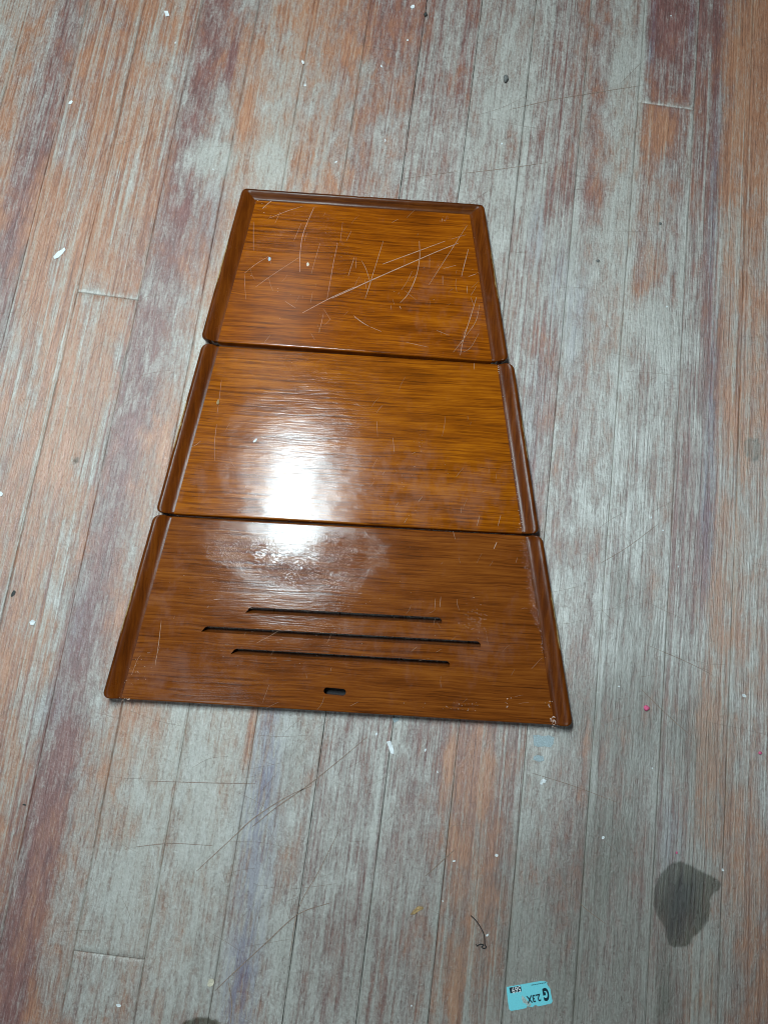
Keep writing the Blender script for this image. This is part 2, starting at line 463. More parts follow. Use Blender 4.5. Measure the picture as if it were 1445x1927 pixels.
floor = npmesh('floor', [(-1.6, -1.9, -0.02), (2.9, -1.9, -0.02), (2.9, 2.5, -0.02), (-1.6, 2.5, -0.02)], [(0, 1, 2, 3)], False)
floor_o = mobj('floor', floor, M_SUB)
tag(floor_o, kind='structure')
Y0, Y1 = -1.85, 2.45
CUTS = {3: [px(206, 557).y], 12: [px(1260, 199.5).y], 5: [px(200, 1798).y]}
for k in (-14, -12, -9, -7, -4, -2, 16, 18, 20, 23, 26, 29):
    CUTS[k] = [random.uniform(-1.2, 1.8)]
for k in (1, 2, 7, 9, 10, 13, 14):
    CUTS.setdefault(k, []).append(random.choice((random.uniform(1.25, 2.2), random.uniform(-1.6, -0.75))))
for k in range(-18, 34):
    GAP = 0.00042 if k < 6 else 0.00022
    x0, x1 = seam(k) + GAP, seam(k + 1) - GAP
    near = -1 <= k <= 15
    nxm = 26 if near else 6
    xs = np.concatenate([[x0, x0 + 0.0007], np.linspace(x0 + 0.003, x1 - 0.003, nxm), [x1 - 0.0007, x1]])
    segs = sorted([Y0] + CUTS.get(k, []) + [Y1])
    ca, cb = column(k, 0), column(k, 1)
    for si in range(len(segs) - 1):
        ya, yb = segs[si] + GAP, segs[si + 1] - GAP
        fine = np.arange(-0.62, 1.12, 0.0045 if near else 0.05)
        ys = np.concatenate([np.arange(Y0, -0.62, 0.05), fine, np.arange(1.13, Y1, 0.05)])
        ys = ys[(ys > ya + 0.004) & (ys < yb - 0.004)]
        ys = np.concatenate([[ya, ya + 0.0008], ys, [yb - 0.0008, yb]])
        nx, ny = len(xs), len(ys)
        X, Y = np.meshgrid(xs, ys)
        for col, sg in ((0, 1), (-1, -1)):   # uneven edges, so the gaps vary
            wob = np.interp(ys, np.linspace(Y0, Y1, 260), rng.random(260) ** 2.2) * 0.00042
            X[:, col] += sg * wob; X[:, col + sg] += sg * wob
        Z = np.full_like(X, random.uniform(-0.00018, 0.00018))
        cup = random.uniform(-0.00025, 0.00025)
        uu = (X - x0) / (x1 - x0) * 2 - 1
        Z += cup * (uu ** 2)
        Z[:, 0] -= 0.0006; Z[:, -1] -= 0.0006
        Z[0] -= 0.0006; Z[-1] -= 0.0006
        V = np.stack([X, Y, Z], -1).reshape(-1, 3)
        idx = np.arange(nx * ny).reshape(ny, nx)
        Q = np.stack([idx[:-1, :-1], idx[:-1, 1:], idx[1:, 1:], idx[1:, :-1]], -1).reshape(-1, 4)
        loop = np.concatenate([idx[0], idx[1:, -1], idx[-1, ::-1][1:], idx[::-1, 0][1:-1]])
        Vb = V[loop].copy(); Vb[:, 2] = -0.018
        nb = len(V) + np.arange(len(loop))
        Qs = np.stack([loop, nb, np.roll(nb, -1), np.roll(loop, -1)], -1)
        VV = np.concatenate([V, Vb]); QQ = np.concatenate([Q, Qs])
        me = npmesh('plank', VV, QQ)
        P = VV[:, :2]
        tt = np.clip((P[:, 0] - x0) / (x1 - x0) * 2.0 - 0.5, 0, 1)
        tt = tt * tt * (3 - 2 * tt)
        Gv = np.interp(P[:, 1], ca[0], ca[1]) * (1 - tt) + np.interp(P[:, 1], cb[0], cb[1]) * tt
        Mv = np.interp(P[:, 1], ca[0], ca[2]) * (1 - tt) + np.interp(P[:, 1], cb[0], cb[2]) * tt
        if not near:
            Gv = np.clip(Gv + random.uniform(-.15, .15), 0, 1); Mv = np.clip(Mv + random.uniform(-.3, .3), 0, 1)
        if near:   # wear runs on over the joints a little
            lo_, hi_ = column(k - 1, 1), column(k + 1, 0)
            e0 = np.clip(1 - (P[:, 0] - x0) / 0.022, 0, 1) * 0.42; e1 = np.clip(1 - (x1 - P[:, 0]) / 0.022, 0, 1) * 0.42
            Gv = Gv * (1 - e0 - e1) + np.interp(P[:, 1], lo_[0], lo_[1]) * e0 + np.interp(P[:, 1], hi_[0], hi_[1]) * e1
            Mv = Mv * (1 - e0 - e1) + np.interp(P[:, 1], lo_[0], lo_[2]) * e0 + np.interp(P[:, 1], hi_[0], hi_[2]) * e1
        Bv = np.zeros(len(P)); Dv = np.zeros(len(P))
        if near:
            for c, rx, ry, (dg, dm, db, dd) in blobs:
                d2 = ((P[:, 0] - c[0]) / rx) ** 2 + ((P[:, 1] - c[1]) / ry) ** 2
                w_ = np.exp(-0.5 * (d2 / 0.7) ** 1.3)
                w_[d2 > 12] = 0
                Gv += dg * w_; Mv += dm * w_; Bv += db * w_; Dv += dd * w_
            # paint left standing along some joints
            edge = np.minimum(P[:, 0] - x0, x1 - P[:, 0])
            Dv += 0.5 * np.exp(-(edge / 0.0016) ** 2) * np.interp(P[:, 1], np.linspace(Y0, Y1, 120), rng.random(120) ** 2)
            if k in (2, 9, 11, 12):
                Gv += (0.55 if k == 12 else 0.3) * np.exp(-(edge / 0.006) ** 2)
            for cy in CUTS.get(k, []):
                Gv += 0.55 * np.exp(-(np.abs(P[:, 1] - cy) / 0.006) ** 2) * (P[:, 1] > cy)
        if k <= 4: Gv = Gv - (0.11 if k in (2, 3) else 0.07)
        elif k <= 8: Gv = Gv - 0.06 * (P[:, 1] > 0.55)
        Gv = np.clip(0.03 + Gv * 0.97, 0, 1)
        if near:
            sd = np.full(len(P), 1.0)
            for sp in stain_polys: sd = np.minimum(sd, poly_sdf(P, sp))
            rg = poly_sdf(P, ring_poly)
            Dv += 0.55 * (rg < 0) + 0.5 * np.exp(-(rg / 0.0015) ** 2)
        else:
            sd = np.full(len(P), 1.0)
        attr(me, 'cover', Gv); attr(me, 'maroon', np.clip(Mv, 0, 1)); attr(me, 'violet', np.clip(Bv, 0, 1))
        attr(me, 'dirt_and_shade', np.clip(Dv, 0, 1)); attr(me, 'stain', sd)
        attr(me, 'stripe', np.full(len(P), {1: .5, 2: .95, 3: .8, 4: .1, 5: .3, 6: .3, 7: .35, 8: .55, 9: .5, 10: .7, 11: .15, 12: .45, 13: .75, 14: .5}.get(k, random.random())))
        attr(me, 'seed', np.full(len(P), (k * 0.731 + si * 0.37) % 5.0 + 1.0))
        mobj('plank', me, M_FLOOR, floor_o)


# ------------------------------------------------------------------ ribbons (scratches)
def ribbon(V, F, pts, w, z=None):
    """pts: world points (Vectors); a tapered flat strip"""
    p = [Vector(q) for q in pts]
    if len(p) == 2: p = [p[0].lerp(p[1], i / 3) for i in range(4)]
    n = len(p)
    b = len(V)
    for i in range(n):
        d = (p[min(i + 1, n - 1)] - p[max(i - 1, 0)]).normalized()
        s = Vector((-d.y, d.x, 0))
        tt = i / (n - 1)
        ww = w * (0.25 + 0.75 * math.sin(math.pi * (0.08 + 0.84 * tt)) ** 0.6) * random.uniform(0.75, 1.2) * 0.5
        V += [p[i] + s * ww, p[i] - s * ww]
    for i in range(n - 1):
        F.append((b + 2 * i, b + 2 * i + 1, b + 2 * i + 3, b + 2 * i + 2))


def curve_pts(pts, n=8):
    """Catmull-Rom through the given points"""
    p = [Vector(q) for q in pts]
    if len(p) < 3: return p
    e = [p[0] * 2 - p[1]] + p + [p[-1] * 2 - p[-2]]
    o = []
    for i in range(1, len(e) - 2):
        for j in range(n):
            t_ = j / n
            a, b, c, d = e[i - 1], e[i], e[i + 1], e[i + 2]
            o.append(0.5 * (2 * b + (c - a) * t_ + (2 * a - 5 * b + 4 * c - d) * t_ ** 2 + (3 * b - a - 3 * c + d) * t_ ** 3))
    return o + [p[-1]]


ZF = 0.0006
V, F = [], []
for pts, w in [([(690, 1388), (640, 1430), (580, 1478), (520, 1520), (475, 1556)], 0.0012), ([(585, 1480), (540, 1500), (478, 1540), (440, 1575), (370, 1640)], .0012),
               ([(620, 1700), (560, 1722), (500, 1776), (450, 1822), (405, 1865)], .0012), ([(640, 1560), (600, 1640), (562, 1710), (545, 1800)], .0010),
               ([(855, 1600), (800, 1650)], .0012), ([(960, 205), (1050, 185), (1205, 160)], .0009), ([(875, 325), (960, 315), (1030, 305)], .0009), ([(760, 335), (860, 322)], .0007),
               ([(480, 1475), (400, 1474), (270, 1470)], .0008), ([(250, 1595), (320, 1588), (400, 1592)], .0008), ([(1205, 1296), (1260, 1350), (1300, 1385)], .0008),
               ([(1040, 1640), (1090, 1700), (1140, 1740)], .0008), ([(1000, 1455), (1080, 1480), (1160, 1510)], .0007), ([(1130, 1060), (1180, 1030), (1240, 985)], .0007),
               ([(1340, 1270), (1290, 1245), (1220, 1215)], .0007), ([(430, 1850), (436, 1890), (434, 1927)], .0012)]:
    ribbon(V, F, curve_pts([px(x, y, ZF) for x, y in pts], 6), w)
for i in range(330):
    cx, cy = random.choice([(420, 1500), (1090, 960), (560, 1640), (1000, 400), (1140, 1180), (730, 960), (480, 1450), (730, 960), (250, 500), (1200, 700)])
    c = px(random.gauss(cx, 200), random.gauss(cy, 230), ZF)
    L = abs(random.gauss(0.012, 0.016)) + 0.004
    a = random.choice((random.gauss(0.6, 0.3), random.gauss(0.05, 0.2), random.gauss(-0.5, 0.35), random.uniform(0, 3.14)))
    d = Vector((math.cos(a), math.sin(a), 0)) * L
    k_ = Vector((-d.y, d.x, 0)) * random.gauss(0, 0.08)
    ribbon(V, F, curve_pts([c - d, c + k_, c + d], 4), random.uniform(.00014, .00032))
fs = mobj('scratch_marks', pydata('scratch_marks', V, F), M_BROWN, floor_o)
tag(fs, kind='stuff')


# ------------------------------------------------------------------ the three moulded wooden boards
ZB, ZT, RISE, RW, TW = 0.0006, 0.0200, 0.0066, 0.0220, 0.0150


def fillet(d, r):
    d = np.clip(d, 0, r)
    return r - np.sqrt(np.maximum(r * r - (r - d) ** 2, 0))


def profile(c, width):
    """height above the flat for distance c from the outer edge of a rim of given width"""
    u = 1 - np.clip(c / width, 0, 1)
    s = 0.5 - 0.5 * np.cos(np.pi * np.clip(u / 0.88, 0, 1))
    return RISE * s - fillet(c, 0.0045)


def grid_mesh(name, P, skirt_edges, zb=ZB):
    """P: (ny,nx,3) top surface; skirt_edges any of 'l','r','t','b' get a wall down to the floor"""
    ny, nx = P.shape[:2]
    V = P.reshape(-1, 3).tolist()
    idx = np.arange(nx * ny).reshape(ny, nx)
    Q = np.stack([idx[:-1, :-1], idx[:-1, 1:], idx[1:, 1:], idx[1:, :-1]], -1).reshape(-1, 4).tolist()
    ctr = P.reshape(-1, 3).mean(0)
    lines = {'l': idx[:, 0], 'r': idx[::-1, -1], 'b': idx[0, ::-1], 't': idx[-1]}
    for e in skirt_edges:
        L = lines[e]
        low = {}
        for i in L:
            v = V[i]
            low[i] = len(V)
            dx, dy = ctr[0] - v[0], ctr[1] - v[1]
            if e in 'lr': off = (0.003 * np.sign(dx), 0)
            else: off = (0, 0.003 * np.sign(dy))
            V.append([v[0] + off[0], v[1] + off[1], zb])
        for a, b in zip(L[:-1], L[1:]):
            Q.append([a, b, low[b], low[a]])
    me = npmesh(name, V, Q)
    bm = bmesh.new(); bm.from_mesh(me)
    bmesh.ops.remove_doubles(bm, verts=bm.verts, dist=1e-5)
    bmesh.ops.recalc_face_normals(bm, faces=bm.faces)
    bm.to_mesh(me); bm.free()
    # top must face up
    up = sum(p.normal.z * p.area for p in me.polygons)
    if up < 0: me.flip_normals()
    return me


def blank(me, **kw):
    n = len(me.vertices)
    for k in ('haze', 'wear', 'craze'):
        v = kw.get(k)
        attr(me, k, np.zeros(n) if v is None else v)


def vco(me):
    a = np.empty(len(me.vertices) * 3, np.float32)
    me.vertices.foreach_get('co', a)
    return a.reshape(-1, 3)


def lerp(a, b, t):
    return a[None, :] * (1 - t)[:, None] + b[None, :] * t[:, None]


def dense(n, L, r=0.007):
    """parameters 0..L, crowded near both ends"""
    e = np.array([0, .0003, .0008, .0015, .0024, .0034, .0048, .0065])
    m = np.linspace(.0085, L - .0085, n)
    return np.concatenate([e, m, L - e[::-1]])


def make_board(name, corners, mat, label, top_rim, z_lift=0.0, haze=None, craze=None, cutters=None):
    w = {k: px(*v, ZT + 0.004) for k, v in corners.items()}
    ctr = sum(w.values(), Vector()) / 4
    ang = math.atan2(w['BR'].y - w['BL'].y, w['BR'].x - w['BL'].x)
    root = empty(name, (ctr.x, ctr.y, 0), ang)
    inv = Matrix.Rotation(-ang, 2)
    c = {k: np.array(inv @ (v - ctr).to_2d()) for k, v in w.items()}
    tag(root, label, 'wooden board')
    TLi, BLi = c['TL'] + [RW, 0], c['BL'] + [RW, 0]
    TRi, BRi = c['TR'] - [RW, 0], c['BR'] - [RW, 0]
    if top_rim:
        def down(o, i):   # move inner top corner down along the side line by TW
            d = i - o
            return o + d * (TW / abs(d[1]))
        TLi, TRi = down(TLi, BLi), down(TRi, BRi)

    # --- rims at the two slanted sides
    for side in (0, 1):
        oT, oB = (c['TL'], c['BL']) if side == 0 else (c['TR'], c['BR'])
        iT, iB = (TLi, BLi) if side == 0 else (TRi, BRi)
        L = np.linalg.norm(oT - oB)
        al = dense(60, L)
        t_ = al / L
        O, I = lerp(oB, oT, t_), lerp(iB, iT, t_)
        cr = np.array([0, .0003, .0009, .0017, .0026, .0034, .0045, .006, .0075, .009, .0105, .012, .0135, .015, .0165, .018, .020, RW])
        R = 0.0085
        a_end = al.copy()
        ins = fillet(a_end, R)
        if top_rim:
            ins = ins + 0.0024 * np.clip(1 - (L - al) / R, 0, 1) ** 2
        else:
            ins = ins + fillet(L - al, R)
        P = np.zeros((len(al), len(cr), 3))
        for j, cc in enumerate(cr):
            f = (ins + cc * (RW - ins) / RW) / RW
            P[:, j, :2] = O * (1 - f)[:, None] + I * f[:, None]
            z = ZT + profile(np.full(len(al), cc), RW)
            z = z - fillet(al, 0.0022)
            if not top_rim: z = z - fillet(L - al, 0.0022)
            P[:, j, 2] = z + z_lift
        if side == 1: P = P[:, ::-1]
        me = grid_mesh('rim', P, (('l' if side == 0 else 'r') + 'b' + ('' if top_rim else 't')))
        v = vco(me)
        # varnish rubbed through along the outer edge, mid-length
        tt = np.clip((v[:, 1] - oB[1]) / (oT[1] - oB[1]), 0, 1)
        ox = oB[0] + (oT[0] - oB[0]) * tt
        dd = np.abs(v[:, 0] - ox)
        wr = np.exp(-(dd / 0.0032) ** 2) * np.exp(-((tt - (0.50 if side == 0 else 0.55)) / 0.20) ** 4) * 0.86
        blank(me, wear=wr)
        me.set_sharp_from_angle(angle=math.radians(50))
        # local frame along the rim so that its grain follows the edge
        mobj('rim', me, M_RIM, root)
    if top_rim:
        L = np.linalg.norm(c['TR'] - c['TL'])
        al = dense(70, L)
        t_ = al / L
        O, I = lerp(c['TL'], c['TR'], t_), lerp(TLi, TRi, t_)
        cr = np.linspace(0, 1, 17) ** 1.2 * TW
        ins = 0.0018 * (np.clip(1 - al / 0.0065, 0, 1) ** 2 + np.clip(1 - (L - al) / 0.0065, 0, 1) ** 2)
        ragged = 0.0007 * np.interp(al, np.linspace(0, L, 60), rng.random(60) ** 3)
        P = np.zeros((len(cr), len(al), 3))
        for j, cc in enumerate(cr):
            f = (ins + ragged * (1 - cc / TW) + cc * (TW - ins) / TW) / TW
            P[j, :, :2] = O * (1 - f)[:, None] + I * f[:, None]
            P[j, :, 2] = ZT + profile(np.full(len(al), cc), TW) + z_lift
        P = P[::-1]
        me = grid_mesh('rim', P, 't')
        v = vco(me)
        xx = (v[:, 0] - c['TL'][0]) / (c['TR'][0] - c['TL'][0])
        yy = c['TL'][1] + (c['TR'][1] - c['TL'][1]) * xx
        wr = np.exp(-(np.abs(v[:, 1] - yy) / 0.0016) ** 2) * np.exp(-((xx - 0.5) / 0.22) ** 4) * 0.62
        blank(me, wear=wr)
        me.set_sharp_from_angle(angle=math.radians(50))
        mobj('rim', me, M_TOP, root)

    # --- the flat centre
    s_ = np.linspace(0, 1, 40)
    L = abs(TLi[1] - BLi[1])
    t_ = dense(34, L) / L
    if top_rim:
        tt_ = np.concatenate([t_[:-8], [1.0]])
    else:
        tt_ = t_
    P = np.zeros((len(tt_), 40, 3))
    for j, t in enumerate(tt_):
        a, b = BLi * (1 - t) + TLi * t, BRi * (1 - t) + TRi * t
        P[j, :, :2] = lerp(a, b, s_)
        z = ZT - fillet(np.array([t * L]), 0.0022)[0]
        if not top_rim: z -= fillet(np.array([(1 - t) * L]), 0.0022)[0]
        P[j, :, 2] = z + z_lift
    ny, nx = P.shape[:2]
    top = P.reshape(-1, 3)
    bot = top.copy(); bot[:, 2] = ZB + z_lift * 0
    idx = np.arange(nx * ny).reshape(ny, nx)
    Q = np.stack([idx[:-1, :-1], idx[:-1, 1:], idx[1:, 1:], idx[1:, :-1]], -1).reshape(-1, 4)
    Qb = Q[:, ::-1] + nx * ny
    loop = np.concatenate([idx[0], idx[1:, -1], idx[-1, ::-1][1:], idx[::-1, 0][1:-1]])
    Qs = np.stack([loop, loop + nx * ny, np.roll(loop, -1) + nx * ny, np.roll(loop, -1)], -1)
    me = npmesh('board', np.concatenate([top, bot]), np.concatenate([Q, Qb, Qs]))
    bo = mobj('board', me, mat, root)
    if cutters:
        tmp = []
        for cm in cutters(root, inv, ctr):
            co = bpy.data.objects.new('slot_cutter', cm)
            COL.objects.link(co)
            md = bo.modifiers.new('cut', 'BOOLEAN')
            md.operation = 'DIFFERENCE'; md.solver = 'EXACT'; md.object = co
            co.parent = root
            tmp.append(co)
        dg = bpy.context.evaluated_depsgraph_get()
        dg.update()
        me2 = bpy.data.meshes.new_from_object(bo.evaluated_get(dg))
        bo.modifiers.clear()
        bo.data = me2
        me2.name = 'board'
        me2.materials.clear(); me2.materials.append(mat)
        for p in me2.polygons: p.material_index = 0
        for co in tmp:
            cm = co.data
            bpy.data.objects.remove(co); bpy.data.meshes.remove(cm)
        me = me2
    v = vco(me)
    hv = np.zeros(len(v)); cv = np.zeros(len(v))
    wx = math.cos(ang) * v[:, 0] - math.sin(ang) * v[:, 1] + ctr.x
    wy = math.sin(ang) * v[:, 0] + math.cos(ang) * v[:, 1] + ctr.y
    for lst, arr in ((haze, hv), (craze, cv)):
        for (x, y, rx, ry, a) in lst or []:
            q = px(x, y, ZT)
            arr += a * np.exp(-((wx - q.x) / (rx * .00068)) ** 2 - ((wy - q.y) / (ry * .00068)) ** 2)
    blank(me, haze=hv, craze=np.clip(cv, 0, 1))
    me.set_sharp_from_angle(angle=math.radians(35))
    return root, inv, ctr


def local(root_inv_ctr, x, y, z):
    root, inv, ctr = root_inv_ctr
    q = px(x, y, z)
    l = inv @ (q - ctr).to_2d()
    return Vector((l.x, l.y, z))


def slot_cutters(root, inv, ctr):
    out = []
    R3 = (root, inv, ctr)

    def prism(poly_top, poly_bot, z0, z1):
        n = len(poly_top)
        v = [(p[0], p[1], z1) for p in poly_top] + [(p[0], p[1], z0) for p in poly_bot]
        f = [tuple(range(n)), tuple(range(2 * n - 1, n - 1, -1))] + [(i, i + n, (i + 1) % n + n, (i + 1) % n) for i in range(n)]
        me = pydata('slot_cutter', v, f)
        bm = bmesh.new(); bm.from_mesh(me)
        bmesh.ops.recalc_face_normals(bm, faces=bm.faces)
        bm.to_mesh(me); bm.free()
        return me
    # louvre slots: slanted through the board
    for (xa, ya), (xb, yb) in (((467, 1148), (830, 1168)), ((384, 1184), (903, 1213)), ((439, 1226), (845, 1250))):
        a, b = local(R3, xa, ya, ZT), local(R3, xb, yb, ZT)
        h = 0.0036
        top = [(a.x - .003, a.y - h), (b.x + .001, b.y - h), (b.x + .001, b.y + h * .1), (b.x - .002, b.y + h * .9), (b.x - .004, b.y + h), (a.x + .004, a.y + h), (a.x + .001, a.y + h * .6)]
        sh = 0.0058
        bot = [(p[0], p[1] + sh) for p in top]
        k_ = 0.006 / (ZT - ZB + 0.012)
        zt, zb = ZT + 0.006, ZB - 0.006
        slope = sh / (ZT - ZB)
        topx = [(p[0], p[1] - slope * 0.006) for p in top]
        botx = [(p[0], p[1] + slope * (ZT - zb)) for p in top]
        out.append(prism(topx, botx, zb, zt))
    a, b = local(R3, 609, 1300, ZT), local(R3, 651, 1303.5, ZT)
    pts = []
    hh = 0.0040
    for i in range(9):
        th = math.pi / 2 + math.pi * i / 8
        pts.append((a.x + hh + math.cos(th) * hh, a.y + math.sin(th) * hh))
    for i in range(9):
        th = -math.pi / 2 + math.pi * i / 8
        pts.append((b.x - hh + math.cos(th) * hh, b.y + math.sin(th) * hh))
    out.append(prism(pts, pts, ZB - 0.006, ZT + 0.006))
    return out


b1 = make_board('moulded_wooden_board', dict(TL=(456, 353), TR=(911, 384), BL=(377, 638), BR=(957.5, 679.5)), M_GOLD,
                'smallest varnished wooden board with pale scratches and a raised back edge', True,
                haze=[(860, 600, 90, 110, .8), (640, 620, 90, 60, .5), (820, 520, 60, 60, .5)])
b2 = make_board('moulded_wooden_board', dict(TL=(380, 646), TR=(967, 684.5), BL=(292, 964), BR=(1016, 1005)), M_GOLD2,
                'amber varnished wooden board with bright lamp glare, between the other two boards', False,
                haze=[(780, 920, 170, 90, 1.1), (470, 920, 170, 60, .9), (900, 950, 120, 60, .9), (600, 840, 60, 60, .5)])
b3 = make_board('moulded_wooden_board', dict(TL=(289, 968), TR=(1021, 1009), BL=(191, 1314), BR=(1079, 1368)), M_RED,
                'largest russet wooden board with three long vent slots and an oval finger hole', False,
                haze=[(330, 1270, 160, 60, 1.4), (300, 1130, 50, 70, .9), (700, 1210, 260, 60, .7), (900, 1190, 90, 60, .9), (600, 1090, 200, 60, .6)],
                craze=[(462, 1036, 45, 24, 1.0), (560, 1072, 70, 18, .9), (650, 1040, 50, 30, 1.0), (570, 1090, 60, 16, .5)],
                cutters=slot_cutters)
bpy.context.view_layer.update()

ZS = ZT + 0.00012


def scr(bd, lst, c0, sc):
    V, F = [], []
    for pts, w in lst:
        q = [local(bd, c0[0] + x / sc, c0[1] + y / sc, ZS) for x, y in pts]
        ribbon(V, F, curve_pts(q, 6), w)
    return V, F


def join(*vf):
    V, F = [], []
    for v, f in vf:
        b = len(V)
        V += v
        F += [tuple(i + b for i in q) for q in f]
    return V, F


def hairs(bd, n, box, amean, wid=(.00012, .00028), ln=0.006):
    V, F = [], []
    for i in range(n):
        x, y = random.uniform(box[0], box[2]), random.uniform(box[1], box[3])
        c = local(bd, x, y, ZS)
        a = random.gauss(amean, 0.45)
        L = abs(random.gauss(0, ln)) + 0.0015
        d = Vector((math.cos(a), math.sin(a), 0)) * L
        ribbon(V, F, curve_pts([c - d, c + Vector((-d.y, d.x, 0)) * random.gauss(0, .08), c + d], 3), random.uniform(*wid))
    return V, F


A, Bw, Cw = .00080, .00050, .00034
S1 = [([(980, 255), (930, 370), (890, 480), (870, 620), (868, 770)], A), ([(570, 262), (610, 225), (670, 180)], .0010), ([(630, 337), (760, 285), (890, 243)], Bw),
      ([(1170, 540), (1140, 680), (1110, 850), (1085, 990)], Bw), ([(497, 370), (497, 600)], Bw), ([(425, 780), (520, 705), (620, 645)], Bw), ([(515, 890), (640, 800), (860, 655)], Bw),
      ([(425, 790), (430, 900), (437, 990)], Cw), ([(750, 1005), (835, 1060)], Bw), ([(1055, 1110), (1040, 1180), (1020, 1255)], Bw), ([(1060, 1070), (1115, 1155)], Cw),
      ([(1305, 650), (1275, 740), (1255, 800)], Bw), ([(1440, 840), (1390, 985)], Cw), ([(1300, 1120), (1370, 1175), (1440, 1215)], Bw), ([(960, 785), (985, 690), (1030, 540)], Cw),
      ([(1280, 440), (1240, 520)], Cw), ([(1210, 370), (1190, 540)], Cw), ([(820, 520), (880, 380)], Cw), ([(670, 380), (710, 290)], Cw), ([(955, 1015), (970, 930)], Cw),
      ([(965, 185), (1045, 190)], Bw), ([(1320, 650), (1315, 740)], Cw), ([(890, 1097), (1100, 985), (1300, 892)], A)]
S2 = [([(-150, 938), (0, 870), (150, 800), (400, 690), (700, 560), (860, 497)], .0012), ([(255, 665), (500, 575), (755, 480)], .0009), ([(930, 355), (830, 510), (740, 650), (625, 830)], Bw),
      ([(548, 480), (550, 620), (520, 770), (460, 900), (395, 975)], A), ([(260, 480), (210, 640), (160, 800), (115, 940)], Bw), ([(85, 635), (120, 700), (150, 790)], Bw),
      ([(1005, 930), (960, 1080), (900, 1270), (875, 1395)], A), ([(1030, 990), (1000, 1120), (920, 1240), (820, 1370)], Bw), ([(30, 1090), (120, 1150), (245, 1205)], Bw),
      ([(940, 545), (905, 680), (885, 765)], A), ([(740, 700), (840, 675)], Bw), ([(940, 765), (1005, 742)], Bw), ([(735, 760), (735, 830)], Bw), ([(1005, 840), (960, 915)], Cw),
      ([(1025, 1215), (960, 1330), (900, 1370)], Cw), ([(440, 1290), (620, 1330)], Cw), ([(685, 1195), (785, 1235)], Cw), ([(630, 600), (630, 700)], Cw), ([(920, 430), (800, 465)], Cw),
      ([(390, 1000), (402, 1025)], A), ([(960, 930), (980, 990)], Cw), ([(930, 840), (928, 900)], Bw)]
V, F = join(scr(b1, S1, (360, 330), 4.25), scr(b1, S2, (660, 340), 4.25), hairs(b1, 40, (470, 400, 900, 650), 1.3))
tag(mobj('scratch_marks', pydata('scratch_marks', V, F), M_SCRATCH, b1[0]), kind='stuff')
S3 = [([(918, 125), (920, 170)], Bw), ([(520, 1120), (550, 1080)], Bw), ([(960, 1215), (940, 1290)], Bw), ([(1110, 1215), (1090, 1290)], Bw), ([(420, 1270), (440, 1235)], Bw), ([(225, 540), (230, 650)], Cw), ([(340, 660), (348, 760)], Cw)]
S3b = [([(520, 320), (505, 450), (490, 560)], Cw), ([(485, 640), (470, 780), (472, 900)], Cw), ([(250, 820), (330, 790), (370, 760)], Cw)]
V, F = join(scr(b2, S3, (650, 650), 3.80), scr(b2, S3b, (280, 630), 3.80), hairs(b2, 30, (350, 720, 960, 980), 1.2, ln=.004))
tag(mobj('scratch_marks', pydata('scratch_marks', V, F), M_SCRATCH, b2[0]), kind='stuff')
S4 = [([(930, 190), (947, 152)], .0012), ([(630, 460), (625, 520)], Bw), ([(600, 470), (595, 530)], Cw), ([(700, 90), (712, 135)], Cw)]
S4b = [([(410, 670), (395, 800), (375, 930)], Bw), ([(240, 980), (270, 900), (290, 870)], Cw), ([(710, 545), (745, 550)], Bw), ([(960, 800), (1060, 745), (1140, 690)], Cw)]
V, F = join(scr(b3, S4, (620, 970), 3.01), scr(b3, S4b, (170, 950), 3.07), hairs(b3, 45, (260, 1040, 1010, 1330), 1.0, ln=.004))
tag(mobj('scratch_marks', pydata('scratch_marks', V, F), M_SCRATCH, b3[0]), kind='stuff')


# beads of dried varnish where the rim meets the flat, glints painted pale
def beads(bd, runs, cloud=()):
    V, F = [], []

    def one(p, r):
        b = len(V)
        n = 6
        for i in range(n):
            a = 2 * math.pi * i / n
            V.append((p.x + math.cos(a) * r * 1.5, p.y + math.sin(a) * r * .75, p.z))
        for i in range(n):
            a = 2 * math.pi * i / n
            V.append((p.x + math.cos(a) * r * .8, p.y + math.sin(a) * r * .4, p.z + r * .32))
        F.extend([(b + i, b + (i + 1) % n, b + n + (i + 1) % n, b + n + i) for i in range(n)])
        F.append(tuple(b + n + i for i in range(n)))
    for (x0, y0), (x1, y1), n, r, jit in runs:
        for i in range(n):
            t = i / max(1, n - 1)
            one(local(bd, x0 + (x1 - x0) * t + random.gauss(0, jit), y0 + (y1 - y0) * t + random.gauss(0, .8), ZT + .0001), r * random.uniform(.45, .85))
    for (cx, cy, sx, sy, n, r) in cloud:
        for i in range(n):
            one(local(bd, random.gauss(cx, sx), random.gauss(cy, sy), ZT + .00005), r * random.uniform(.4, 1.1))
    me = pydata('varnish_beads', V, F, True)
    tag(mobj('varnish_beads', me, M_BEAD, bd[0]), kind='stuff')


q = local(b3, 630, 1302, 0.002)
pl = pydata('hole_shade_sheet', [(q.x - .022, q.y - .009, .0012), (q.x + .022, q.y - .009, .0012), (q.x + .022, q.y + .009, .0012), (q.x - .022, q.y + .009, .0012)], [(0, 1, 2, 3)])
mobj('hole_shade_sheet', pl, M_THREAD, b3[0])  # black sheet added so the hole looks shaded; the board has no such part
beads(b1, [], [(490, 380, 8, 12, 10, .0006), (885, 396, 8, 3, 12, .0006), (840, 412, 8, 4, 8, .0006), (900, 480, 8, 60, 14, .0004), (680, 500, 120, 80, 30, .0004)])
beads(b2, [((938, 686), (939, 702), 5, .0009, .2), ((946, 740), (958, 800), 26, .0006, .8), ((958, 800), (985, 1000), 120, .0006, 2.0)],
      [(600, 930, 150, 50, 60, .0004), (785, 850, 8, 20, 12, .0005), (985, 985, 5, 12, 22, .0006)])
